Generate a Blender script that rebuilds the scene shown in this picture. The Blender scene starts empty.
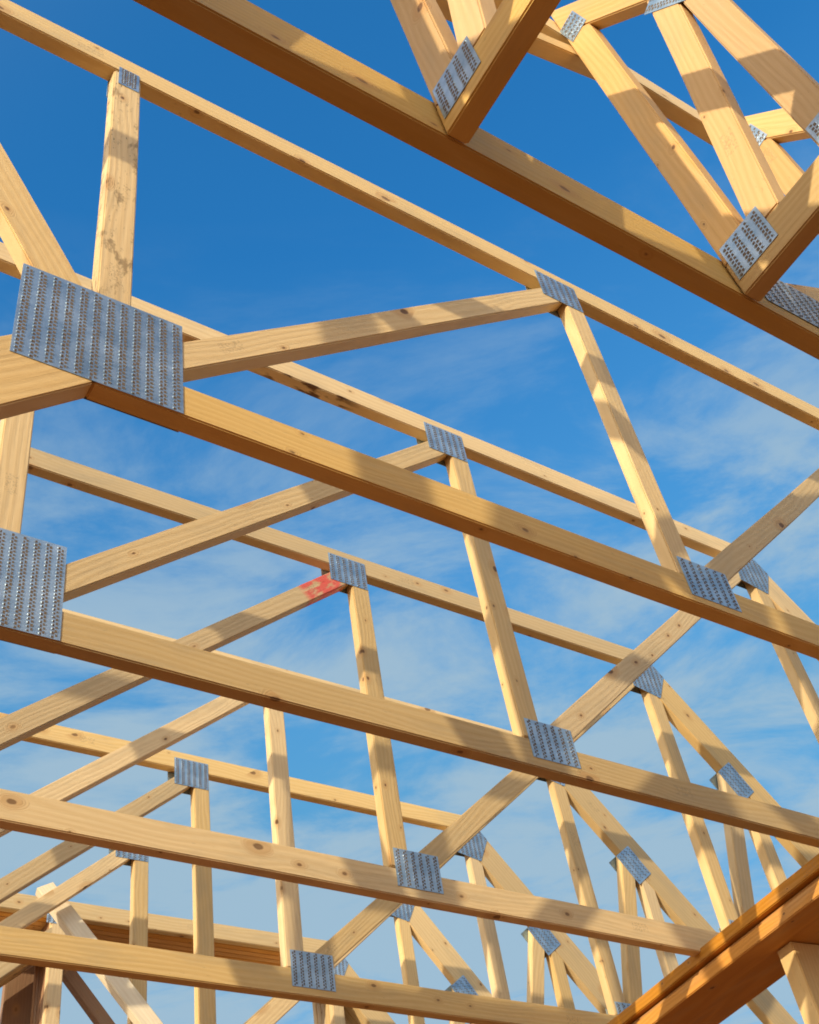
import bpy, bmesh, math, random
from mathutils import Vector, Matrix
random.seed(7)
SC = bpy.context.scene
COL = SC.collection
S = 0.6096            # truss spacing
W = 0.0374            # ply thickness
HB, ZT, HT = 0.081, 1.172, 0.078
ZTOP = ZT + HT

# ------------------------------------------------------------------ materials
def new_mat(name):
    m = bpy.data.materials.new(name); m.use_nodes = True
    nt = m.node_tree
    for n in list(nt.nodes): nt.nodes.remove(n)
    return m, nt
def N(nt, t, **kw):
    n = nt.nodes.new(t)
    for k, v in kw.items():
        if k == 'inp':
            for a, b in v.items(): n.inputs[a].default_value = b
        else: setattr(n, k, v)
    return n
def math_(nt, op, a, b=None, clamp=False):
    n = N(nt, 'ShaderNodeMath', operation=op, use_clamp=clamp)
    for i, v in enumerate((a, b)):
        if v is None: continue
        if isinstance(v, (int, float)): n.inputs[i].default_value = v
        else: nt.links.new(v, n.inputs[i])
    return n.outputs[0]
def mixc(nt, fac, a, b, mode='MIX'):
    n = N(nt, 'ShaderNodeMix', data_type='RGBA', blend_type=mode)
    for sock, v in ((n.inputs['Factor'], fac), (n.inputs['A'], a), (n.inputs['B'], b)):
        if isinstance(v, (int, float)): sock.default_value = v
        elif isinstance(v, tuple): sock.default_value = (*v, 1)
        else: nt.links.new(v, sock)
    return n.outputs['Result']
def ramp(nt, fac, stops, interp='LINEAR'):
    n = N(nt, 'ShaderNodeValToRGB'); n.color_ramp.interpolation = interp
    el = n.color_ramp.elements
    while len(el) < len(stops): el.new(.5)
    for e, (p, c) in zip(el, stops):
        e.position = p; e.color = c if len(c) == 4 else (*c, 1)
    nt.links.new(fac, n.inputs[0]); return n.outputs[0]

def wood(name, light, dark, grey=0.35, knots=1.0, dirt=0.0, red=None, rough=.62, var=.16, mark=None):
    m, nt = new_mat(name); L = nt.links.new
    tc = N(nt, 'ShaderNodeTexCoord'); oi = N(nt, 'ShaderNodeObjectInfo')
    offs = N(nt, 'ShaderNodeCombineXYZ')
    r1 = math_(nt, 'MULTIPLY', oi.outputs['Random'], 37.0)
    L(r1, offs.inputs[0]); L(math_(nt, 'MULTIPLY', oi.outputs['Random'], 11.3), offs.inputs[1]); L(math_(nt, 'MULTIPLY', oi.outputs['Random'], 5.7), offs.inputs[2])
    add = N(nt, 'ShaderNodeVectorMath', operation='ADD'); L(tc.outputs['Object'], add.inputs[0]); L(offs.outputs[0], add.inputs[1])
    P = add.outputs[0]
    def mp(scale):
        n = N(nt, 'ShaderNodeVectorMath', operation='MULTIPLY'); L(P, n.inputs[0]); n.inputs[1].default_value = scale; return n.outputs[0]
    # knots: sparse stretched cells
    ks = N(nt, 'ShaderNodeSeparateXYZ'); L(P, ks.inputs[0])
    kc = N(nt, 'ShaderNodeCombineXYZ'); L(math_(nt, 'MULTIPLY', ks.outputs[0], 8.0), kc.inputs[0])
    L(math_(nt, 'MULTIPLY', math_(nt, 'ADD', ks.outputs[1], math_(nt, 'MULTIPLY', ks.outputs[2], .9)), 13.0), kc.inputs[1])
    vor = N(nt, 'ShaderNodeTexVoronoi', voronoi_dimensions='2D', inp={'Scale': 1.0, 'Randomness': 1.0}); L(kc.outputs[0], vor.inputs['Vector'])
    sep = N(nt, 'ShaderNodeSeparateColor'); L(vor.outputs['Color'], sep.inputs[0])
    gate = math_(nt, 'GREATER_THAN', sep.outputs[0], 0.68)
    size = math_(nt, 'ADD', math_(nt, 'MULTIPLY', math_(nt, 'POWER', sep.outputs[1], 2.0), .09), .04)
    wob = N(nt, 'ShaderNodeTexNoise', inp={'Scale': 60.0, 'Detail': 2.0}); L(P, wob.inputs['Vector'])
    dist = math_(nt, 'ADD', vor.outputs['Distance'], math_(nt, 'MULTIPLY', math_(nt, 'SUBTRACT', wob.outputs[0], .5), .05))
    kn = math_(nt, 'MULTIPLY', math_(nt, 'MULTIPLY', math_(nt, 'SUBTRACT', size, dist), 28.0, True), gate)
    kn = math_(nt, 'MULTIPLY', kn, knots, True)
    halo = math_(nt, 'MULTIPLY', math_(nt, 'MULTIPLY', math_(nt, 'SUBTRACT', math_(nt, 'MULTIPLY', size, 3.2), dist), 6.0, True), gate)
    # grain swirling round knots
    bend = N(nt, 'ShaderNodeTexNoise', inp={'Scale': 1.0, 'Detail': 2.0}); L(mp((1.6, 5, 5)), bend.inputs['Vector'])
    g1v = N(nt, 'ShaderNodeVectorMath', operation='MULTIPLY_ADD'); L(P, g1v.inputs[0]); g1v.inputs[1].default_value = (1.2, 38, 38)
    cb = N(nt, 'ShaderNodeCombineXYZ'); L(math_(nt, 'ADD', math_(nt, 'MULTIPLY', bend.outputs[0], 4.0), math_(nt, 'MULTIPLY', halo, 1.6)), cb.inputs[1]); L(cb.outputs[0], g1v.inputs[2])
    wv = N(nt, 'ShaderNodeTexWave', wave_type='BANDS', bands_direction='Y', inp={'Scale': .55, 'Distortion': 6.0, 'Detail': 3.0, 'Detail Scale': .9}); L(g1v.outputs[0], wv.inputs['Vector'])
    fine = N(nt, 'ShaderNodeTexNoise', inp={'Scale': 1.0, 'Detail': 4.0, 'Roughness': .65}); L(mp((6, 260, 260)), fine.inputs['Vector'])
    col = mixc(nt, math_(nt, 'MULTIPLY', wv.outputs['Fac'], .44), light, dark)
    col = mixc(nt, math_(nt, 'MULTIPLY', fine.outputs[0], .30), col, tuple(c * .62 for c in dark))
    # board to board tint
    hv = N(nt, 'ShaderNodeHueSaturation'); L(col, hv.inputs['Color'])
    L(math_(nt, 'ADD', math_(nt, 'MULTIPLY', oi.outputs['Random'], 2 * var), 1 - var), hv.inputs['Value'])
    frac = math_(nt, 'FRACT', math_(nt, 'MULTIPLY', oi.outputs['Random'], 7.31))
    L(math_(nt, 'ADD', math_(nt, 'MULTIPLY', frac, .24), .88), hv.inputs['Saturation']); col = hv.outputs[0]
    # weathering / mould patches
    pat = N(nt, 'ShaderNodeTexNoise', inp={'Scale': 1.0, 'Detail': 5.0, 'Roughness': .6}); L(mp((3.2, 14, 14)), pat.inputs['Vector'])
    pm = ramp(nt, pat.outputs[0], [(.50, (0, 0, 0)), (.72, (1, 1, 1))])
    col = mixc(nt, math_(nt, 'MULTIPLY', pm, grey), col, (.36, .31, .22))
    speck = N(nt, 'ShaderNodeTexNoise', inp={'Scale': 1.0, 'Detail': 3.0}); L(mp((45, 170, 170)), speck.inputs['Vector'])
    sm = ramp(nt, speck.outputs[0], [(.66, (0, 0, 0)), (.74, (1, 1, 1))])
    pat2 = N(nt, 'ShaderNodeTexNoise', inp={'Scale': 1.0, 'Detail': 2.0}); L(mp((5, 5, 5)), pat2.inputs['Vector'])
    pm2 = ramp(nt, pat2.outputs[0], [(.52, (0, 0, 0)), (.66, (1, 1, 1))])
    col = mixc(nt, math_(nt, 'MULTIPLY', math_(nt, 'MULTIPLY', sm, pm2), .35 + dirt), col, (.10, .075, .05))
    if dirt:
        dn = N(nt, 'ShaderNodeTexNoise', inp={'Scale': 1.0, 'Detail': 6.0, 'Roughness': .7}); L(mp((16, 34, 34)), dn.inputs['Vector'])
        dm = ramp(nt, dn.outputs[0], [(.53, (0, 0, 0)), (.62, (1, 1, 1))])
        col = mixc(nt, math_(nt, 'MULTIPLY', dm, dirt * .8), col, (.17, .11, .055))
    # roller / saw marks
    saw = N(nt, 'ShaderNodeTexWave', bands_direction='DIAGONAL', inp={'Scale': 16.0, 'Distortion': 2.5, 'Detail': 1.0}); L(P, saw.inputs['Vector'])
    col = mixc(nt, math_(nt, 'MULTIPLY', halo, .45), col, (.50, .27, .10))
    col = mixc(nt, math_(nt, 'MULTIPLY', kn, .88), col, (.13, .06, .025))
    if red:
        sx = N(nt, 'ShaderNodeSeparateXYZ'); L(tc.outputs['Object'], sx.inputs[0])
        a = math_(nt, 'MULTIPLY', math_(nt, 'SUBTRACT', sx.outputs[0], red[0]), 40.0, True)
        b = math_(nt, 'MULTIPLY', math_(nt, 'SUBTRACT', red[1], sx.outputs[0]), 60.0, True)
        rn = N(nt, 'ShaderNodeTexNoise', inp={'Scale': 1.0, 'Detail': 3.0}); L(mp((22, 60, 60)), rn.inputs['Vector'])
        rm = ramp(nt, rn.outputs[0], [(.36, (0, 0, 0)), (.54, (1, 1, 1))])
        col = mixc(nt, math_(nt, 'MULTIPLY', math_(nt, 'MULTIPLY', math_(nt, 'MULTIPLY', a, b), rm), .85), col, (.72, .08, .08))
    ob = N(nt, 'ShaderNodeSeparateXYZ'); L(tc.outputs['Object'], ob.inputs[0])
    # faint smudged grade stamp now and then
    fx = math_(nt, 'FRACT', math_(nt, 'MULTIPLY', ks.outputs[0], .72))
    sx1 = math_(nt, 'MULTIPLY', math_(nt, 'GREATER_THAN', fx, .44), math_(nt, 'LESS_THAN', fx, .485))
    sy1 = math_(nt, 'LESS_THAN', math_(nt, 'ABSOLUTE', ob.outputs[1]), .014)
    sn = N(nt, 'ShaderNodeTexNoise', inp={'Scale': 1.0, 'Detail': 2.0}); L(mp((190, 260, 260)), sn.inputs['Vector'])
    cellg = math_(nt, 'LESS_THAN', math_(nt, 'FRACT', math_(nt, 'MULTIPLY', math_(nt, 'FLOOR', math_(nt, 'MULTIPLY', ks.outputs[0], .72)), .377)), .38)
    sm2 = math_(nt, 'MULTIPLY', math_(nt, 'GREATER_THAN', sn.outputs[0], .54), cellg)
    col = mixc(nt, math_(nt, 'MULTIPLY', math_(nt, 'MULTIPLY', math_(nt, 'MULTIPLY', sx1, sy1), sm2), .30), col, (.20, .15, .11))
    if mark:      # dark resin streak / bark edge on one arris
        a = math_(nt, 'MULTIPLY', math_(nt, 'SUBTRACT', ob.outputs[0], mark[0]), 14.0, True)
        b2 = math_(nt, 'MULTIPLY', math_(nt, 'SUBTRACT', mark[1], ob.outputs[0]), 14.0, True)
        yy = math_(nt, 'LESS_THAN', ob.outputs[1], mark[2])
        wn = N(nt, 'ShaderNodeTexNoise', inp={'Scale': 1.0, 'Detail': 4.0}); L(mp((14, 60, 60)), wn.inputs['Vector'])
        wm = ramp(nt, wn.outputs[0], [(.47, (0, 0, 0)), (.56, (1, 1, 1))])
        col = mixc(nt, math_(nt, 'MULTIPLY', math_(nt, 'MULTIPLY', math_(nt, 'MULTIPLY', a, b2), yy), math_(nt, 'MULTIPLY', wm, .9)), col, (.10, .035, .012))
    bs = N(nt, 'ShaderNodeBsdfPrincipled'); L(col, bs.inputs['Base Color'])
    bs.inputs['Specular IOR Level'].default_value = .35
    L(math_(nt, 'ADD', math_(nt, 'MULTIPLY', fine.outputs[0], .2), rough - .1), bs.inputs['Roughness'])
    h = math_(nt, 'ADD', math_(nt, 'MULTIPLY', fine.outputs[0], .6), math_(nt, 'MULTIPLY', wv.outputs['Fac'], .25))
    h = math_(nt, 'ADD', h, math_(nt, 'MULTIPLY', saw.outputs['Fac'], .10)); h = math_(nt, 'SUBTRACT', h, math_(nt, 'MULTIPLY', kn, .5))
    bp = N(nt, 'ShaderNodeBump', inp={'Strength': .7, 'Distance': .0014}); L(h, bp.inputs['Height']); L(bp.outputs[0], bs.inputs['Normal'])
    out = N(nt, 'ShaderNodeOutputMaterial'); L(bs.outputs[0], out.inputs[0])
    return m

LT, DK = (.775, .595, .335), (.65, .455, .215)
M_web = wood('spruce_web', LT, DK, grey=.40, knots=1.0)
M_chord = wood('spruce_chord', (.765, .575, .305), (.64, .435, .18), grey=.36, knots=.85)
M_dirty = wood('spruce_stained', LT, DK, grey=.5, knots=1.0, dirt=.8)
M_jack = wood('spruce_jack', (.72, .495, .25), (.61, .385, .16), grey=.3, knots=1.0)
M_red = wood('spruce_red_paint', LT, DK, grey=.35, knots=.6, red=(1.39, 1.60))
M_warm = wood('spruce_warm', (.74, .53, .235), (.63, .41, .145), grey=.25, knots=.8)
M_plate_wood = wood('wall_plate_wood', (.64, .315, .075), (.48, .205, .035), grey=.30, knots=.9)
M_resin = wood('spruce_resin_streak', (.765, .575, .305), (.64, .435, .18), grey=.36, knots=.85, mark=(3.53, 3.88, -.030))
M_pale = wood('spruce_pale', (.80, .72, .58), (.70, .60, .44), grey=.25, knots=.4)
M_shaded_brown = wood('spruce_shaded_brown', (.36, .20, .11), (.28, .15, .08), grey=.2, knots=.5)  # dark brown, with shade put into the colour for far girder web and brace
M_ply = wood('girder_ply', (.70, .40, .15), (.55, .28, .09), grey=.15, knots=.8)

def steel(name):
    """Galvanised punched truss plate: columns of staggered slots with the teeth bent out of them."""
    m, nt = new_mat(name); L = nt.links.new
    tc = N(nt, 'ShaderNodeTexCoord'); oi = N(nt, 'ShaderNodeObjectInfo')
    sx = N(nt, 'ShaderNodeSeparateXYZ'); L(tc.outputs['Object'], sx.inputs[0])
    X = sx.outputs[0]; Y = sx.outputs[1]
    n1 = N(nt, 'ShaderNodeTexNoise', inp={'Scale': 14.0, 'Detail': 4.0, 'Roughness': .6}); L(tc.outputs['Object'], n1.inputs['Vector'])
    spang = N(nt, 'ShaderNodeTexVoronoi', inp={'Scale': 90.0}); L(tc.outputs['Object'], spang.inputs['Vector'])
    n2 = N(nt, 'ShaderNodeTexNoise', inp={'Scale': 22.0, 'Detail': 5.0, 'Roughness': .7, 'Distortion': .8}); L(tc.outputs['Object'], n2.inputs['Vector'])
    v = math_(nt, 'ADD', math_(nt, 'MULTIPLY', n1.outputs[0], 1.1), -.25)
    v = math_(nt, 'ADD', v, math_(nt, 'MULTIPLY', math_(nt, 'SUBTRACT', n2.outputs[0], .5), .9))
    v = math_(nt, 'ADD', v, math_(nt, 'MULTIPLY', math_(nt, 'SUBTRACT', oi.outputs['Random'], .5), .35))
    sc = N(nt, 'ShaderNodeSeparateColor'); L(spang.outputs['Color'], sc.inputs[0])
    v = math_(nt, 'ADD', v, math_(nt, 'MULTIPLY', sc.outputs[0], .15), True)
    col = mixc(nt, v, (.24, .37, .52), (.62, .77, .94))
    bs = N(nt, 'ShaderNodeBsdfPrincipled', inp={'Metallic': .8}); L(col, bs.inputs['Base Color'])
    L(math_(nt, 'ADD', math_(nt, 'MULTIPLY', n1.outputs[0], .25), .30), bs.inputs['Roughness'])
    bp = N(nt, 'ShaderNodeBump', inp={'Strength': .35, 'Distance': .001}); L(n1.outputs[0], bp.inputs['Height']); L(bp.outputs[0], bs.inputs['Normal'])
    out = N(nt, 'ShaderNodeOutputMaterial'); L(bs.outputs[0], out.inputs[0])
    return m
M_steel = steel('galvanised_steel')
def plain(name, col, rough=.8):
    m, nt = new_mat(name)
    n1 = N(nt, 'ShaderNodeTexNoise', inp={'Scale': 80.0, 'Detail': 3.0})
    c = mixc(nt, n1.outputs[0], tuple(x * .7 for x in col), tuple(min(1, x * 1.3) for x in col))
    bs = N(nt, 'ShaderNodeBsdfPrincipled', inp={'Roughness': rough}); nt.links.new(c, bs.inputs['Base Color'])
    out = N(nt, 'ShaderNodeOutputMaterial'); nt.links.new(bs.outputs[0], out.inputs[0]); return m
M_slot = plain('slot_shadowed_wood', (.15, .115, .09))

# ------------------------------------------------------------------ helpers
def tag(o, label=None, cat=None, group=None, kind=None):
    if label: o['label'] = label
    if cat: o['category'] = cat
    if group: o['group'] = group
    if kind: o['kind'] = kind
    return o
def empty(name, M=Matrix()):
    o = bpy.data.objects.new(name, None); o.empty_display_size = .1
    COL.objects.link(o); o.matrix_world = M; return o
def clip(poly, p, n):
    """keep the side of the 2D polygon where (q-p).n <= 0"""
    out = []
    for i in range(len(poly)):
        a, b = poly[i], poly[(i + 1) % len(poly)]
        da = (a[0] - p[0]) * n[0] + (a[1] - p[1]) * n[1]; db = (b[0] - p[0]) * n[0] + (b[1] - p[1]) * n[1]
        if da <= 0: out.append(a)
        if (da < 0 < db) or (db < 0 < da):
            t = da / (da - db); out.append((a[0] + t * (b[0] - a[0]), a[1] + t * (b[1] - a[1])))
    return out
def strip(p, slope_dir, below, length=(0, 3)):
    """board: its upper edge passes p along slope_dir, 'below' is its depth under that edge"""
    d = Vector(slope_dir).normalized(); n = Vector((d.y, -d.x))
    if n.y > 0: n = -n
    if abs(d.x) < 1e-6: n = Vector((1, 0))
    p = Vector(p); a = p + d * length[0]; b = p + d * length[1]
    return [tuple(a), tuple(b), tuple(b + n * below), tuple(a + n * below)]
TR = (Vector((1, 0, 0)), Vector((0, 0, 1)), Vector((0, 1, 0)))      # truss plane: u=x, v=z, thickness towards +y
JK = (Vector((0, -1, 0)), Vector((0, 0, 1)), Vector((1, 0, 0)))     # jack plane: u=-y, v=z, thickness towards +x
def board(name, poly, direction, mat, parent, basis=TR, t0=0.0, t1=W, bow=0.0, bevel=.0028, step=.22, wob=.0008, seg=2):
    U, V, T = basis
    d = Vector(direction).normalized()
    ex = (U * d.x + V * d.y).normalized(); q = (U * -d.y + V * d.x).normalized(); ez = ex.cross(q)
    pts = [U * a + V * b for a, b in poly]
    cu = min(p.dot(ex) for p in pts); cq = sum(p.dot(q) for p in pts) / len(pts)
    org = ex * cu + q * cq + T * ((t0 + t1) / 2)
    F = Matrix((ex, q, ez)).transposed().to_4x4(); F.translation = org; Fi = F.inverted()
    bm = bmesh.new()
    va = [bm.verts.new(Fi @ (p + T * t0)) for p in pts]; vb = [bm.verts.new(Fi @ (p + T * t1)) for p in pts]
    n = len(pts)
    bm.faces.new(va); bm.faces.new(list(reversed(vb)))
    for i in range(n): bm.faces.new((va[(i + 1) % n], va[i], vb[i], vb[(i + 1) % n]))
    bmesh.ops.recalc_face_normals(bm, faces=bm.faces)
    if bevel: bmesh.ops.bevel(bm, geom=bm.edges[:], offset=bevel, segments=seg, affect='EDGES', clamp_overlap=True)
    x0 = min(v.co.x for v in bm.verts); x1 = max(v.co.x for v in bm.verts); Lx = x1 - x0
    k = int(Lx / step); bow = bow or random.uniform(-.0022, .0022) * min(1, Lx / 1.5)
    for i in range(1, k):
        bmesh.ops.bisect_plane(bm, geom=bm.verts[:] + bm.edges[:] + bm.faces[:], plane_co=(x0 + Lx * i / k, 0, 0), plane_no=(1, 0, 0))
    ph = random.random() * 6.28; ph2 = random.random() * 6.28
    for v in bm.verts:
        s = (v.co.x - x0) / Lx
        e = math.sin(math.pi * s)
        v.co.y += bow * 4 * s * (1 - s) + wob * e * math.sin(7 * v.co.x + ph)
        v.co.z += wob * e * math.sin(5 * v.co.x + ph2) * .6
    me = bpy.data.meshes.new(name); bm.to_mesh(me); bm.free()
    me.materials.append(mat)
    o = bpy.data.objects.new(name, me); COL.objects.link(o)
    if parent: o.parent = parent
    o.matrix_basis = F
    return o

def plate(parent, centre, w, h, ang=0.0, basis=TR, t=-.0012, back=False, cols_along='v', shape=None, pitch=.0245, row=.0098, name='connector_plate'):
    """punched steel plate lying on the plane; teeth rows modelled as raised barbs beside dark slots"""
    U, V, T = basis
    c, s = math.cos(ang), math.sin(ang)
    ex = U * c + V * s; ey = U * -s + V * c; ez = ex.cross(ey)
    out = -T if not back else T
    sgn = 1 if ez.dot(out) > 0 else -1
    F = Matrix((ex, ey, ez)).transposed().to_4x4(); F.translation = U * centre[0] + V * centre[1] + T * t
    if shape:
        Fi = F.inverted(); sh = [(Fi @ (U * a + V * b + T * t)).to_2d() for a, b in shape]; sh = [(p.x, p.y) for p in sh]
    else: sh = [(-w / 2, -h / 2), (w / 2, -h / 2), (w / 2, h / 2), (-w / 2, h / 2)]
    bm = bmesh.new()
    th = .0011
    lo = [bm.verts.new((x, y, -th / 2)) for x, y in sh]; hi = [bm.verts.new((x, y, th / 2)) for x, y in sh]
    n = len(sh)
    bm.faces.new(lo); bm.faces.new(list(reversed(hi)))
    for i in range(n): bm.faces.new((lo[(i + 1) % n], lo[i], hi[i], hi[(i + 1) % n]))
    bmesh.ops.recalc_face_normals(bm, faces=bm.faces)
    def inside(x, y):
        r = True; sg = None
        for i in range(n):
            a, b = sh[i], sh[(i + 1) % n]
            L = math.hypot(b[0] - a[0], b[1] - a[1])
            cr = ((b[0] - a[0]) * (y - a[1]) - (b[1] - a[1]) * (x - a[0])) / L
            if sg is None: sg = cr > 0
            if (cr > 0) != sg or abs(cr) < .0045: return False
        return True
    xs = [p[0] for p in sh]; ys = [p[1] for p in sh]
    swap = cols_along == 'u'
    A0, A1, B0, B1 = (min(xs), max(xs), min(ys), max(ys)) if not swap else (min(ys), max(ys), min(xs), max(xs))
    nc = max(1, int(round((A1 - A0) / pitch)))
    if not back:
        for i in range(nc):
            ca = A0 + (i + .5) * (A1 - A0) / nc
            for sub in (-1, 1):
                b = B0 + row * (.5 if sub < 0 else 1.0)
                while b < B1:
                    a = ca + sub * .0033
                    x, y = (a, b) if not swap else (b, a)
                    if inside(x, y):
                        jx = random.uniform(-.0007, .0007)
                        # dark slot
                        hw, hl = .0026 * random.uniform(.8, 1.12), .0033 * random.uniform(.75, 1.15)
                        z = sgn * (th / 2 + .00025)
                        pts = [(-hw, -hl), (hw, -hl), (hw, hl), (-hw, hl)]
                        if swap: pts = [(q2, p2) for p2, q2 in pts]
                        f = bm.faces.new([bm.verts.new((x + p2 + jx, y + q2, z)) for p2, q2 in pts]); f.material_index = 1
                        # lifted rim beside it (burr of the punched tooth)
                        r = .0006 + random.uniform(0, .0014)
                        base = [(sub * hw, -hl), (sub * (hw + .0018), -hl * .5), (sub * (hw + .0018), hl * .5), (sub * hw, hl)]
                        if swap: base = [(q2, p2) for p2, q2 in base]
                        bv = [bm.verts.new((x + p2, y + q2, z)) for p2, q2 in base]
                        mid = ((base[0][0] + base[3][0]) / 2, (base[0][1] + base[3][1]) / 2)
                        top = bm.verts.new((x + mid[0], y + mid[1], z + sgn * r))
                        for e in range(4): bm.faces.new((bv[e], bv[(e + 1) % 4], top))
                    b += row
    me = bpy.data.meshes.new(name); bm.to_mesh(me); bm.free()
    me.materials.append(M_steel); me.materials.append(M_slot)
    o = bpy.data.objects.new(name, me); COL.objects.link(o); o.parent = parent; o.matrix_basis = F
    return o
def plates(parent, centre, w, h, ang=0.0, basis=TR, thick=W, jig=.012, **kw):
    a = plate(parent, centre, w, h, ang, basis, t=-.0011, **kw)
    kw.pop('shape', None)
    jx = jig * random.uniform(.6, 1.2); c2 = (centre[0] - jx, centre[1] - (0 if h > .2 else jx * random.uniform(.5, 1.0)))
    plate(parent, c2, w, h, ang, basis, t=thick + .0011, back=True, **kw)
    return a

# ------------------------------------------------------------------ common roof truss
SL = 1.178                     # slope of the inclined top chord (rise per run)
sd = Vector((1, -SL)).normalized()
HD = .126                      # its depth
PX, PZ = 1.37, 1.176
def slope_z(x): return PZ - SL * (x - PX)
XA = PX - (ZTOP - PZ) / SL     # where it meets the flat top
def below_slope(poly, d=HD):
    n = Vector((SL, 1)).normalized(); p = Vector((PX, PZ)) - n * d
    return clip(poly, p, n)
TRUSS = {   # dx, dy, dz, yaw, roll, lean (small setting-out differences of every truss)
    0: (0, -.0101, .0015, -.0012, -.0016, -.038),
    1: (-.0211, .0059, .0080, .0026, -.0018, -.0019), 2: (-.0049, -.0025, -.0034, .0123, .0064, .0049),
    3: (-.0045, .0087, -.0052, .0066, -.0034, .0095), 4: (.0031, .0044, -.0002, .0022, -.0054, -.0092),
    5: (.0088, .0030, -.0128, .0036, .0024, -.0009), 6: (.0187, -.0093, .0121, .0075, .0035, .0035), 7: (0, 0, 0, 0, 0, 0)}
def truss_matrix(k):
    dx, dy, dz, yaw, roll, lean = TRUSS[k]
    return Matrix.Translation((dx, k * S + dy, dz)) @ Matrix.Rotation(yaw, 4, 'Z') @ Matrix.Rotation(-roll, 4, 'Y') @ Matrix.Rotation(lean, 4, 'X')
XL = -4.2
def truss(k, name, mats=None, thick=W, web1=None, plies=1):
    mats = mats or {}
    g = lambda key, d: mats.get(key, d)
    r = empty(name, truss_matrix(k))
    B = dict(t0=0, t1=thick)
    def b(nm, poly, dr, key, d, **kw):
        m = g(key, d)
        if plies == 1: return board(nm, poly, dr, m, r, t0=0, t1=thick, **kw)
        t = thick / plies; o = None
        o = board(nm, poly, dr, m, r, t0=0, t1=t - .0012, **kw)
        for i in range(1, plies):
            m = g(key + '_in', m)
            o2 = board(nm, poly, dr, m, r, t0=i * t + .0004, t1=(i + 1) * t - .0012, **kw)
        return o
    bow_t = {1: .007, 2: .004}.get(k, 0); bow_b = {1: .005, 2: -.002, 3: -.003}.get(k, 0)
    # flat top chord with mitred apex on the right
    p = [(XL, ZT), (XL, ZTOP), (XA, ZTOP), (XA - .02, ZT)]
    b('top_chord', p, (1, 0), 'top', M_chord, bow=bow_t)
    # inclined top chord
    n = Vector((-sd.y, sd.x)); a0 = Vector((XA, ZTOP)); a1 = Vector((2.52, slope_z(2.52)))
    p = [tuple(a0), tuple(a1), tuple(a1 - Vector((SL, 1)).normalized() * HD), tuple(a0 - Vector((SL, 1)).normalized() * HD * 1.6)]
    p = [tuple(a0 - sd * .3), tuple(a1), tuple(a1 - Vector((SL, 1)).normalized() * HD), tuple(a0 - sd * .3 - Vector((SL, 1)).normalized() * HD)]
    p = clip(p, (XA + .001, ZTOP), (-(ZTOP - ZT), .02))      # butt against the mitre
    p = clip(p, (XA, ZTOP), (-1, 0)) if False else p
    b('inclined_top_chord', p, tuple(sd), 'slope', M_chord)
    # bottom chord
    XB = -1.32
    p = [(XB, 0), (2.6, 0), (2.6, HB), (XB, HB)]
    nn = Vector((SL, 1)).normalized(); pp = Vector((PX, PZ)) - nn * (HD + .001)
    p = clip(p, pp, nn)
    b('bottom_chord', p, (1, 0), 'bottom', M_chord, bow=bow_b)
    # sloping ceiling part of the bottom chord left of the bend
    dl = Vector((-.714, -.70)); nl = Vector((-.70, .714))
    e0 = Vector((XB, 0)) - dl * .3; e1 = Vector((XB, 0)) + dl * 1.15
    p = [tuple(e0), tuple(e1), tuple(e1 + nl * .13), tuple(e0 + nl * .13)]
    p = clip(p, (XB - .0005, 0), (1, 0))
    b('sloping_bottom_chord', p, tuple(-dl), 'left', M_warm)
    # webs
    V0, V1 = -1.3265, -1.263
    b('web', [(V0, .192), (V1, .192), (V1, ZT - .001), (V0, ZT - .001)], (0, 1), 'pv', M_web)
    p = strip((-1.14, .2298), (1, .8644), .0635, (-.4, 2)); p = clip(p, (V1 + .001, 0), (-1, 0)); p = clip(p, (0, HB + .001), (0, -1)); p = clip(p, (0, ZT - .001), (0, 1)); p = clip(p, (-.0155, 0), (1, 0))
    b('web', p, (1, .8644), 'd1', M_web)
    x1 = web1 or (-.0140, .0495)
    b('web', [(x1[0], HB + .001), (x1[1], HB + .001), (x1[1], ZT - .001), (x1[0], ZT - .001)], (0, 1), 'w1', M_web)
    sl2 = .905 if k == 1 else .8833; p = strip((.10, .1534), (1, sl2), .0655 if k > 1 else .060, (-.4, 2)); p = clip(p, (x1[1] + .001, 0), (-1, 0)); p = clip(p, (0, HB + .001), (0, -1)); p = clip(p, (0, ZT - .001), (0, 1)); p = clip(p, (1.275, 0), (1, 0))
    b('web', p, (1, .8833), 'd2', M_web)
    p = [(1.277, HB + .001), (1.3407, HB + .001), (1.3407, ZT), (1.277, ZT)]; p = below_slope(p, HD + .001)
    p = clip(p, (0, ZT - .001), (0, 1))
    b('web', p, (0, 1), 'hv', M_web)
    p = [(1.6085, HB + .001), (1.672, HB + .001), (1.672, 1.1), (1.6085, 1.1)]; p = below_slope(p, HD + .001)
    b('web', p, (0, 1), 'mv', M_web)
    dm = Vector((.110, .370)).normalized(); nrm = Vector((dm.y, -dm.x)); q0 = Vector((1.567, .612))
    p = [tuple(q0 - dm * .8), tuple(q0 + dm * .4), tuple(q0 + dm * .4 - nrm * .0635), tuple(q0 - dm * .8 - nrm * .0635)]
    p = clip(p, (1.6075, 0), (1, 0)); p = clip(p, (0, HB + .001), (0, -1)); p = below_slope(p, HD + .001)
    b('web', p, tuple(dm), 'md', M_web)
    # left diagonal above the bend, out of the frame at its top
    du = Vector((-.447, .894)); nl2 = Vector((-.894, -.447))
    q0 = Vector((-1.357, .268)) - du * .25; q1 = Vector((-1.357, .268)) + du * 1.4
    p = [tuple(q0), tuple(q1), tuple(q1 + nl2 * .083), tuple(q0 + nl2 * .083)]
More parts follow.
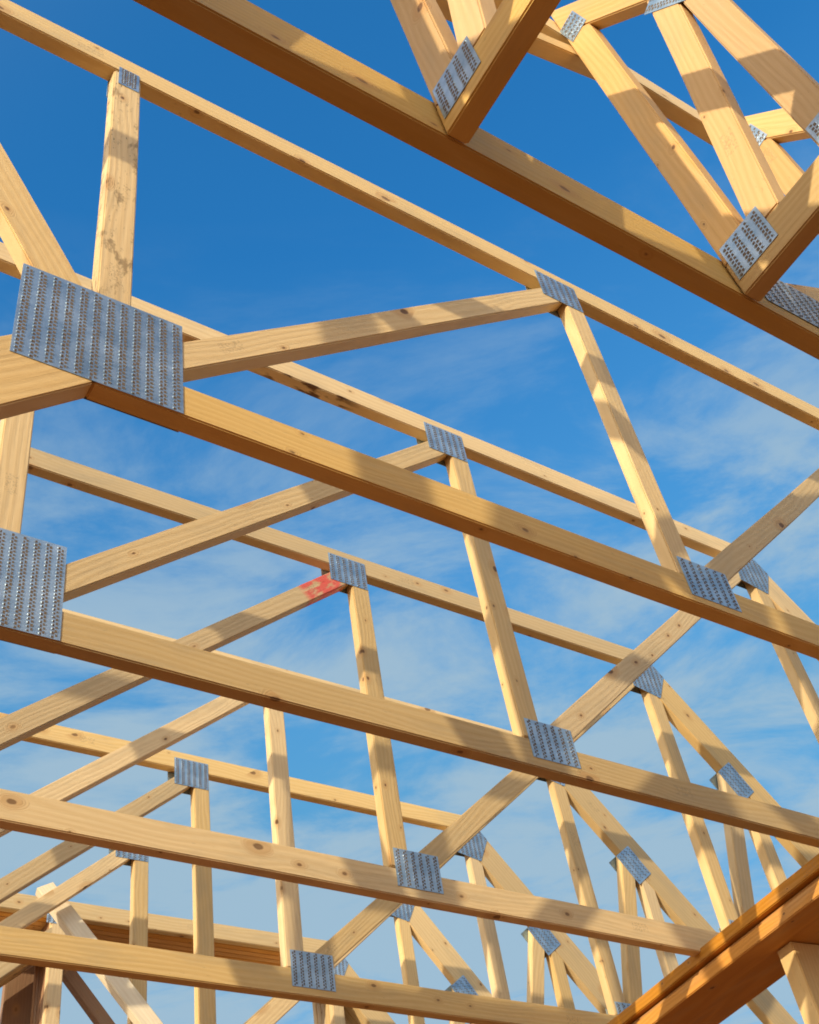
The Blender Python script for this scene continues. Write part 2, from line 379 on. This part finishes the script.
    p = clip(p, (0, ZT - .001), (0, 1)); p = clip(p, (V0 - .002, 0), (1, 0)); p = clip(p, tuple(Vector((XB, 0)) + nl * .131), tuple(-nl))
    b('web', p, tuple(du), 'ld', M_web)
    # connector plates
    pk = dict(thick=thick)
    plates(r, (-1.3115, .1265), .290, .249, math.radians(.2), jig=-.008, **pk)
    if k == 7: plates(r, (-.085, 1.178), .11, .09, 0, pitch=.022, **pk)
    else: plates(r, (-.025, 1.1605), .142, .119, 0, pitch=.0235, **pk)
    plates(r, (.074, .0815), .148, .113, 0, **pk)
    plates(r, (-1.292, 1.153), .049, .086, 0, pitch=.012, row=.009, **pk)
    plates(r, (1.30, 1.13), .13, .12, 0, shape=[(1.235, 1.20), (1.350, 1.200), (1.394, 1.146), (1.335, 1.030), (1.208, 1.054)], **pk)
    plates(r, (1.594, .722), .137, .104, math.radians(-53), cols_along='u', row=.014, **pk)
    plates(r, (1.36, .075), .15, .11, 0, **pk)
    plates(r, (1.64, .075), .075, .10, 0, **pk)
    return r

G = 'flat topped roof trusses standing in a row'
r = truss(1, 'roof_truss', {'pv': M_dirty, 'left': M_warm, 'bottom': M_warm})
tag(r, 'nearest roof truss, largest steel plate at left over its bent bottom chord, stained upright above', 'roof truss', G)
r = truss(2, 'roof_truss', {'top': M_resin}); tag(r, 'second roof truss, its big steel plate cut by the left edge of the photo', 'roof truss', G)
r = truss(3, 'roof_truss', {'d1': M_red}); tag(r, 'roof truss with red paint on its diagonal web beside the top plate', 'roof truss', G)
r = truss(4, 'roof_truss', {}); tag(r, 'fourth roof truss, its bottom chord the lowest long beam at the left edge', 'roof truss', G)
r = truss(5, 'roof_truss', {}); tag(r, 'fifth roof truss, its small top plate just above the fourth long beam at left', 'roof truss', G)
r = truss(6, 'roof_truss', {}); tag(r, 'sixth roof truss, its small top plate half hidden under a long beam at left', 'roof truss', G)

# far multi-ply girder truss
r = truss(7, 'girder_truss', {'top_in': M_ply, 'w1_in': M_shaded_brown}, thick=.187, plies=5, web1=(-.115, -.050))  # inner web plies coloured brown in place of shadow on their side
tag(r, 'farthest truss, thick girder with orange laminated underside behind all others at bottom left', 'girder truss')

# ------------------------------------------------------------------ near girder truss (carries the jacks)
LEAN = -.038
HG = .119
r0 = empty('girder_truss', truss_matrix(0))
tag(r0, 'near girder truss, deep bottom chord crossing the top right with short trusses butting in', 'girder truss')
board('bottom_chord', [(-3.2, 0), (2.5, 0), (2.4, HG), (-3.2, HG)], (1, 0), M_warm, r0, bow=.004)
board('top_chord', [(-3.0, 1.150), (XA, 1.150), (XA, 1.250), (-3.0, 1.250)], (1, 0), M_chord, r0)
p = strip((-.555, 1.052), (1, .53), .052, (-2.2, 2)); p = clip(p, (0, 1.149), (0, 1)); p = clip(p, (0, HG + .001), (0, -1))
board('web', p, (1, .53), M_warm, r0)
for x in (.35, 1.28): board('web', [(x, HG + .001), (x + .0635, HG + .001), (x + .0635, 1.149), (x, 1.149)], (0, 1), M_web, r0)
p = strip((-.29, .186), (1, .60), .0635, (-.3, 2)); p = clip(p, (.349, 0), (1, 0)); p = clip(p, (0, HG + .001), (0, -1))
board('web', p, (1, .60), M_web, r0)
plate(r0, (-.27, .115), .26, .145, 0)
plate(r0, (-.40, 1.16), .14, .12, 0)

# ------------------------------------------------------------------ jack trusses hanging from the near girder
JS = 1.41
def jack(X, label):
    r = empty('jack_truss', Matrix.Translation((X, -.0115, 0)) @ Matrix.Rotation(LEAN, 4, 'X'))
    jt = .0365
    kw = dict(basis=JK, t0=0, t1=jt)
    top0 = (0.0, 1.297); d = Vector((1, -JS)).normalized(); n = Vector((JS, 1)).normalized(); D = .079
    # sloping top chord
    e = Vector(top0) + d * 1.6
    p = [tuple(Vector(top0) - d * .2), tuple(e), tuple(e - n * D), tuple(Vector(top0) - d * .2 - n * D)]
    p = clip(p, (0.001, 0), (-1, 0)); p = clip(p, (0, -.12), (0, -1))
    board('top_chord', p, tuple(d), M_jack, r, **kw)
    def under(poly): return clip(poly, tuple(Vector(top0) - n * (D + .001)), tuple(n))
    p = clip([(0.001, 0), (1.1, 0), (1.1, .089), (0.001, .089)], tuple(Vector(top0) - n * (D + .001)), tuple(n))
    board('bottom_chord', p, (1, 0), M_warm, r, **kw)
    board('web', under([(0.001, .090), (.0625, .090), (.0625, 1.2), (0.001, 1.2)]), (0, 1), M_jack, r, **kw)
    # leaning web from the first bottom joint to the top chord
    dd = Vector((.085, .60)).normalized(); nn = Vector((dd.y, -dd.x)); c0 = Vector((.118, .20))
    p = [tuple(c0 - dd * .3 - nn * .031), tuple(c0 + dd * 1.0 - nn * .031), tuple(c0 + dd * 1.0 + nn * .031), tuple(c0 - dd * .3 + nn * .031)]
    p = clip(p, (.0640, 0), (-1, 0)); p = clip(p, (0, .090), (0, -1)); p = under(p)
    board('web', p, tuple(dd), M_jack, r, **kw)
    board('web', under([(.236, .090), (.298, .090), (.298, 1.2), (.236, 1.2)]), (0, 1), M_jack, r, **kw)
    dd = Vector((.22, .40)).normalized(); 
    p = strip((.31, .15), (1, 1.2), .0635, (-.3, 1)); p = clip(p, (.300, 0), (-1, 0)); p = clip(p, (0, .090), (0, -1)); p = under(p)
    board('web', p, (1, 1.2), M_jack, r, **kw)
    pk = dict(basis=JK, thick=jt, jig=.006)
    plates(r, (.056, .082), .093, .097, 0, **pk)
    plates(r, (.030, 1.130), .055, .092, math.radians(8), cols_along='u', **pk)
    plates(r, (.243, .835), .136, .095, math.radians(-55), cols_along='u', **pk)
    plates(r, (.300, .108), .12, .10, 0, **pk)
    return r
GJ = 'short sloping jack trusses butting into the near girder'
tag(jack(-1.074, ''), 'short jack truss at the top centre, only its lower end with one plate in view', 'jack truss', GJ)
tag(jack(-.482, ''), 'short jack truss at top right with three webs in view, shadow bands across them', 'jack truss', GJ)
tag(jack(.108, ''), 'short jack truss at right edge, only its top joint and post showing behind webs', 'jack truss', GJ)
for x in (-1.665, -2.256): tag(jack(x, ''), 'unseen jack truss added for its shadows, out of the frame beyond the top edge', 'jack truss', GJ)  # extra jacks outside the view, added to cast shadow bands

# ------------------------------------------------------------------ wall plates under the trusses, and post
wv = empty('wall_beam', Matrix.Translation((1.050, 1.28, 0)) @ Matrix.Rotation(math.radians(-5.25), 4, 'Z'))
tag(wv, 'orange doubled timber wall plate at bottom right with a dark gap between its layers', 'wall plate')
YB = (Vector((0, 1, 0)), Vector((0, 0, 1)), Vector((1, 0, 0)))
board('plate_board', [(-2.4, -.040), (4.6, -.040), (4.6, -.002), (-2.4, -.002)], (1, 0), M_plate_wood, wv, basis=YB, t0=0, t1=.25, step=.4)
board('spacer_board', [(-2.4, -.060), (4.6, -.060), (4.6, -.0405), (-2.4, -.0405)], (1, 0), M_plate_wood, wv, basis=YB, t0=.022, t1=.24, step=.4)
board('plate_board', [(-2.4, -.099), (4.6, -.099), (4.6, -.0605), (-2.4, -.0605)], (1, 0), M_plate_wood, wv, basis=YB, t0=.004, t1=.25, step=.4)
ZF = -2.8
for i, y in enumerate((1.575, 3.0, 4.4, .2)):
    xx = 1.180
    P2 = empty('wall_post', Matrix.Translation((xx + (y - 1.575) * .095, y, 0)) @ Matrix.Rotation(math.radians(-5.4), 4, 'Z'))
    board('wall_post', [(0, ZF), (.18, ZF), (.18, -.100), (0, -.100)], (0, 1), M_warm, P2, t0=0, t1=.066)
    tag(P2, 'bright timber post under the orange wall plate in the bottom right corner' if i == 0 else 'timber post under the wall plate out of view', 'post', 'posts under the wall plate')

# ------------------------------------------------------------------ camera (solved from the photograph)
CAM = Vector((-1.72739, -.53049, -1.54974)); FPX = 1190.38
R3 = ((0.8373734, -0.5275768, -0.1430679), (0.298136, 0.6601605, -0.6894223), (0.458171, 0.5346502, 0.7100905))
def unproject(u, v, y):
    d = Vector([R3[0][i] * (u - 409.5) / FPX + R3[1][i] * (v - 512) / FPX + R3[2][i] for i in range(3)])
    return CAM + d * ((y - CAM.y) / d.y)
cd = bpy.data.cameras.new('camera'); cam = bpy.data.objects.new('camera', cd); COL.objects.link(cam)
xa = Vector(R3[0]); ya = -Vector(R3[1]); za = -Vector(R3[2])
Mc = Matrix((xa, ya, za)).transposed().to_4x4(); Mc.translation = CAM
cam.matrix_world = Mc
cd.sensor_fit = 'HORIZONTAL'; cd.sensor_width = 36; cd.lens = 36 * FPX / 819; cd.clip_start = .02; cd.clip_end = 3000
SC.camera = cam

# ------------------------------------------------------------------ loose braces near the far girder
def loose(name, A, Bp, wdt, thk, mat, up=Vector((0, 0, 1))):
    ex = (Bp - A).normalized(); ey = up.cross(ex).normalized(); ez = ex.cross(ey)
    F = Matrix((ex, ey, ez)).transposed().to_4x4(); F.translation = A
    r = empty(name, Matrix())
    L = (Bp - A).length
    o = board(name, [(0, -wdt / 2), (L, -wdt / 2), (L, wdt / 2), (0, wdt / 2)], (1, 0), mat, None, basis=(Vector((1, 0, 0)), Vector((0, 1, 0)), Vector((0, 0, 1))), t0=-thk / 2, t1=thk / 2)
    o.matrix_world = F @ o.matrix_basis
    bpy.data.objects.remove(r)
    return o
A = unproject(44, 888, 6 * S + .12); B_ = unproject(170, 1052, 6 * S - .16)
o = loose('brace', A, B_, .075, .038, M_pale, up=Vector((.0, -1, .0)))
tag(o, 'pale whitish diagonal brace at bottom left, in front of the farthest thick truss', 'brace')
A = unproject(62, 966, 7 * S + .22); B_ = unproject(125, 1052, 7 * S + .22)
o = loose('brace', A + (A - B_) * .5, B_, .064, .038, M_shaded_brown, up=Vector((0, -1, 0)))  # brown colour stands in for this brace being unlit
tag(o, 'dark brown diagonal brace in the bottom left corner under the lowest long beam', 'brace')

pa = unproject(4, 1000, 7 * S + .24); pb = unproject(33, 1000, 7 * S + .24)
o = board('post', [(pa.x, -.3), (pb.x, -.3), (pb.x, 1.12), (pa.x, 1.12)], (0, 1), M_shaded_brown, None, t0=7 * S + .24, t1=7 * S + .28)
tag(o, 'dark brown upright in the bottom left corner, left of the pale upright', 'post')

# ------------------------------------------------------------------ ground
def slab(name, x0, x1, y0, y1, z, mat, kind='structure', th=.02):
    bm = bmesh.new(); bmesh.ops.create_cube(bm, size=1)
    for v in bm.verts: v.co = Vector(((x0 + x1) / 2 + v.co.x * (x1 - x0), (y0 + y1) / 2 + v.co.y * (y1 - y0), z - th / 2 + v.co.z * th))
    me = bpy.data.meshes.new(name); bm.to_mesh(me); bm.free(); me.materials.append(mat)
    o = bpy.data.objects.new(name, me); COL.objects.link(o); tag(o, kind=kind); return o
m, nt = new_mat('osb_deck')
tc = N(nt, 'ShaderNodeTexCoord'); v1 = N(nt, 'ShaderNodeTexVoronoi', inp={'Scale': 26.0}); nt.links.new(tc.outputs['Object'], v1.inputs['Vector'])
scn = N(nt, 'ShaderNodeSeparateColor'); nt.links.new(v1.outputs['Color'], scn.inputs[0])
c = mixc(nt, scn.outputs[0], (.15, .040, .002), (.21, .062, .004))
bs = N(nt, 'ShaderNodeBsdfPrincipled', inp={'Roughness': .7}); nt.links.new(c, bs.inputs['Base Color'])
out = N(nt, 'ShaderNodeOutputMaterial'); nt.links.new(bs.outputs[0], out.inputs[0])
slab('floor', -5, 3.2, -5, 7, ZF, m)
m, nt = new_mat('bare_earth')
tc = N(nt, 'ShaderNodeTexCoord'); n1 = N(nt, 'ShaderNodeTexNoise', inp={'Scale': .8, 'Detail': 8.0}); nt.links.new(tc.outputs['Object'], n1.inputs['Vector'])
c = mixc(nt, n1.outputs[0], (.10, .035, .006), (.15, .055, .010))
bs = N(nt, 'ShaderNodeBsdfPrincipled', inp={'Roughness': .9}); nt.links.new(c, bs.inputs['Base Color'])
out = N(nt, 'ShaderNodeOutputMaterial'); nt.links.new(bs.outputs[0], out.inputs[0])
slab('ground', -1500, 1500, -1500, 1500, ZF - .35, m, th=.3)

# ------------------------------------------------------------------ light
A_, T_ = 2.3, .665                      # light travels along (A_, 1, -T_)
tosun = Vector((-A_, -1, T_)).normalized()
elev = math.asin(tosun.z); az = math.atan2(tosun.x, tosun.y)   # azimuth from +y towards +x
sl = bpy.data.lights.new('sun', 'SUN'); sl.energy = 3.0; sl.angle = math.radians(.55); sl.color = (1.0, .825, .55)
so = bpy.data.objects.new('sun', sl); COL.objects.link(so); so.rotation_euler = tosun.to_track_quat('Z', 'Y').to_euler(); so.location = (-6, -6, 6)
w = bpy.data.worlds.new('World'); SC.world = w; w.use_nodes = True; nt = w.node_tree; L = nt.links.new
for n in list(nt.nodes): nt.nodes.remove(n)
sky = N(nt, 'ShaderNodeTexSky', sky_type='NISHITA'); sky.sun_disc = False; sky.sun_elevation = elev; sky.sun_rotation = az
sky.air_density = 1.0; sky.dust_density = .9; sky.ozone_density = 2.0; sky.altitude = 200
hs = N(nt, 'ShaderNodeHueSaturation', inp={'Saturation': 1.10, 'Value': 1.5}); L(mixc(nt, 1.0, sky.outputs[0], (.43, .79, 1.02), 'MULTIPLY'), hs.inputs['Color'])
tc = N(nt, 'ShaderNodeTexCoord'); sp = N(nt, 'ShaderNodeSeparateXYZ'); L(tc.outputs['Generated'], sp.inputs[0])
zc = math_(nt, 'MAXIMUM', sp.outputs[2], .06)
cx = math_(nt, 'DIVIDE', sp.outputs[0], zc); cy = math_(nt, 'DIVIDE', sp.outputs[1], zc)
cv = N(nt, 'ShaderNodeCombineXYZ'); L(cx, cv.inputs[0]); L(cy, cv.inputs[1])
rot = N(nt, 'ShaderNodeVectorRotate', rotation_type='Z_AXIS'); rot.inputs['Angle'].default_value = math.radians(35); L(cv.outputs[0], rot.inputs['Vector'])
st = N(nt, 'ShaderNodeVectorMath', operation='MULTIPLY'); L(rot.outputs[0], st.inputs[0]); st.inputs[1].default_value = (1.15, 1.75, 1)
c1 = N(nt, 'ShaderNodeTexNoise', inp={'Scale': 2.1, 'Detail': 10.0, 'Roughness': .63, 'Distortion': .4}); L(st.outputs[0], c1.inputs['Vector'])
c2 = N(nt, 'ShaderNodeTexNoise', inp={'Scale': .55, 'Detail': 3.0, 'Roughness': .5}); L(cv.outputs[0], c2.inputs['Vector'])
rad = N(nt, 'ShaderNodeVectorMath', operation='LENGTH'); L(cv.outputs[0], rad.inputs[0])
lowm = math_(nt, 'MULTIPLY', math_(nt, 'SUBTRACT', rad.outputs['Value'], .70), .10, True)
dens = math_(nt, 'ADD', math_(nt, 'ADD', math_(nt, 'MULTIPLY', c1.outputs[0], 1.15), math_(nt, 'MULTIPLY', c2.outputs[0], .55)), lowm)
cm = ramp(nt, math_(nt, 'SUBTRACT', dens, .30), [(.43, (0, 0, 0)), (.72, (1, 1, 1))], 'EASE')
cm = math_(nt, 'MULTIPLY', cm, math_(nt, 'MULTIPLY', math_(nt, 'SUBTRACT', rad.outputs['Value'], .58), 1.7, True))
# bright warm cloud glow added towards the sun as fill light, out of view
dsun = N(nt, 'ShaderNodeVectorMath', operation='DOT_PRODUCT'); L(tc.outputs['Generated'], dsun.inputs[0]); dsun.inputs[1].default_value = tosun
fill_glow = math_(nt, 'POWER', math_(nt, 'ADD', math_(nt, 'MULTIPLY', dsun.outputs['Value'], .95), .05, True), 1.5)
cloudc = mixc(nt, fill_glow, (1.80, 2.50, 3.02), (16.0, 13.2, 9.6))
veil = math_(nt, 'MINIMUM', math_(nt, 'MULTIPLY', math_(nt, 'SUBTRACT', rad.outputs['Value'], .62), .75, True), .72)
base = mixc(nt, veil, hs.outputs[0], (.60, 1.75, 2.70))
cmv = math_(nt, 'MULTIPLY', cm, .85)
cov = math_(nt, 'MAXIMUM', cmv, math_(nt, 'MULTIPLY', fill_glow, .8))
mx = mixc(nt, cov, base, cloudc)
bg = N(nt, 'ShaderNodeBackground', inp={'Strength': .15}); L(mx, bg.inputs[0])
wo = N(nt, 'ShaderNodeOutputWorld'); L(bg.outputs[0], wo.inputs[0])
SC.view_settings.view_transform = 'Standard'; SC.view_settings.look = 'None'; SC.view_settings.gamma = 1; SC.view_settings.exposure = 0.5
SC.view_settings.use_curve_mapping = False
SC.render.engine = 'CYCLES'; SC.cycles.max_bounces = 6; SC.cycles.filter_width = 1.8
